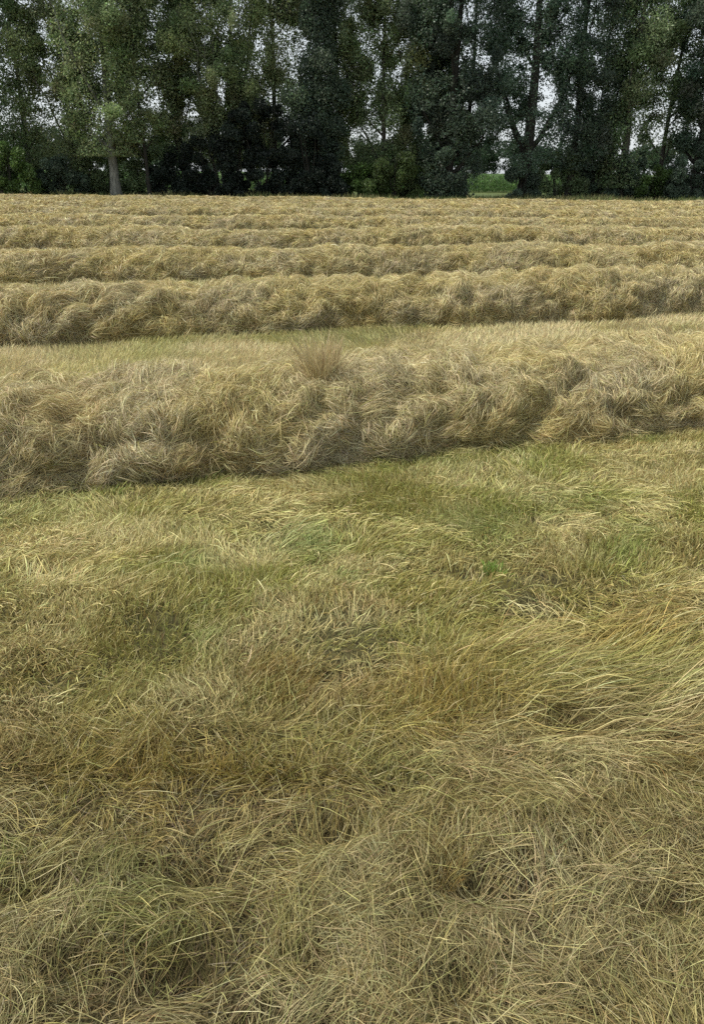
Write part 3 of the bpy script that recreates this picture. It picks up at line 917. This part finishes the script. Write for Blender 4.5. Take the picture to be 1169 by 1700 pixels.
for k, (px, y, w, h, n, col, lab) in enumerate(SHRUBS):
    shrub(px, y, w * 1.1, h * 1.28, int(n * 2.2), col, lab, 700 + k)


# tall rough grass along the foot of the trees
def build_verge():
    r = np.random.default_rng(61)
    n = 42000
    x = r.uniform(-34, 34, n); y = EDGE0 + EDGES * x + r.uniform(0.2, 6.5, n) ** 1.0
    phi = r.uniform(0, 6.28, n)
    col = lerp(np.tile(np.array([0.24, 0.215, 0.10]), (n, 1)), np.tile(np.array([0.12, 0.17, 0.05]), (n, 1)), np.clip(N4.fbm(x * 0.4, y, 2) * 1.6 - 0.3, 0, 1))
    L = r.uniform(0.25, 0.7, n) * (0.5 + N5.fbm(x * 0.5, y * 0.5, 2))
    v, q, c = grow(x, y, phi, np.radians(r.uniform(55, 88, n)), -np.radians(r.uniform(0, 50, n)), np.zeros(n), L,
                   r.uniform(0.02, 0.045, n), 3, r, jitter(col, r))
    o = link(bpy.data.objects.new("verge_grass", mesh_np("verge_grass", v, q, c, M_GRASS)))
    tag(o, "rough green and tan grass along the foot of the trees", None, None, 'stuff')


build_verge()


# ------------------------------------------------------------------ maize beyond the trees
def build_maize():
    r = np.random.default_rng(71)
    rows = np.arange(90.0, 112.0, 0.8)
    X, Y = np.meshgrid(np.arange(-48, 52, 0.28), rows)
    x = X.ravel() + r.normal(size=X.size) * 0.05; y = Y.ravel() + r.normal(size=X.size) * 0.08
    keep = (y < 96) | (r.random(len(x)) < 0.45)
    x, y = x[keep], y[keep]
    nl = 7
    n = len(x) * nl
    xi = np.repeat(x, nl); yi = np.repeat(y, nl); z0 = np.tile(np.linspace(0.15, 1.55, nl), len(x)) + r.normal(size=n) * 0.05
    f = r.uniform(0, 6.28, n); L = r.uniform(0.45, 0.75, n)
    pts = np.empty((n, 4, 3)); e = np.radians(r.uniform(50, 75, n)); px, py, pz = xi.copy(), yi.copy(), z0.copy()
    for j in range(4):
        pts[:, j] = np.stack([px, py, pz], 1)
        px = px + L / 3 * np.cos(e) * np.cos(f); py = py + L / 3 * np.cos(e) * np.sin(f); pz = pz + L / 3 * np.sin(e)
        e = e - np.radians(42)
    col = jitter(np.tile(np.array([0.11, 0.195, 0.065]), (n, 1)), r, 0.25)
    p1 = ribbons(pts, np.full(n, 0.09), col, r, 0.3)
    m = len(x)
    st = np.stack([np.stack([x, y, np.zeros(m)], 1), np.stack([x, y, np.full(m, 0.9)], 1), np.stack([x, y, np.full(m, 1.75)], 1)], 1)
    p2 = ribbons(st, np.full(m, 0.035), jitter(np.tile(np.array([0.11, 0.17, 0.055]), (m, 1)), r), r, 0.0)
    v, q, c = merge([p1, p2])
    o = link(bpy.data.objects.new("maize_crop", mesh_np("maize_crop", v, q, c, M_LEAF)))
    tag(o, "bright green maize crop seen through the gap in the trees", None, None, 'stuff')


build_maize()


# ------------------------------------------------------------------ far wood
def far_trees():
    r = np.random.default_rng(81)
    protos = []
    xs = np.arange(-125, 130, 8.5)
    for k, x in enumerate(xs):
        y = 235 + r.uniform(-14, 14); sc = r.uniform(0.85, 1.1)
        if k < 3:
            root = empty("tree", (x, y, 0))
            u = np.linspace(0, 1, 5)
            v, q = tube(np.stack([0 * u, 0 * u, 8 * u], 1), 0.4 * (1 - 0.7 * u), 6)
            link(bpy.data.objects.new("trunk", mesh_np("trunk", v, q, None, M_BARK_DARK)), root)
            m = 40
            cl = r.normal(size=(m, 3)) * np.array([2.6, 2.4, 2.2]) + np.array([0, 0, 6.0]); cl[:, 2] = np.clip(cl[:, 2], 1.5, 10.2)
            n = 5200
            idx = r.integers(0, m, n); d = r.normal(size=(n, 3)); d /= np.linalg.norm(d, axis=1, keepdims=True)
            C = cl[idx] + d * 1.5 * (r.random(n) ** 0.5)[:, None]
            col = np.array([0.05, 0.085, 0.045]) * np.exp(r.normal(size=(m, 1)) * 0.2)
            v, q, c = leaf_cards(C, 0.42 * r.uniform(0.6, 1.4, n), jitter(col[idx], r, 0.2), r)
            link(bpy.data.objects.new("crown", mesh_np("crown", v, q, c, M_LEAF)), root)
            protos.append(root)
        else:
            src = protos[k % 3]
            root = src.copy(); COL.objects.link(root); root.location = (x, y, 0)
            for ch in list(src.children):
                c = ch.copy(); COL.objects.link(c); c.parent = root
            root.rotation_euler = (0, 0, r.uniform(0, 6.28)); root.scale = (sc, sc, sc)
        gx = abs(float(to_px(x, y, 4)[0]) - 835)
        root['label'] = "distant round tree in the far hedgerow beyond the maize"
        root['category'] = "tree"; root['group'] = "distant trees beyond the maize"


far_trees()
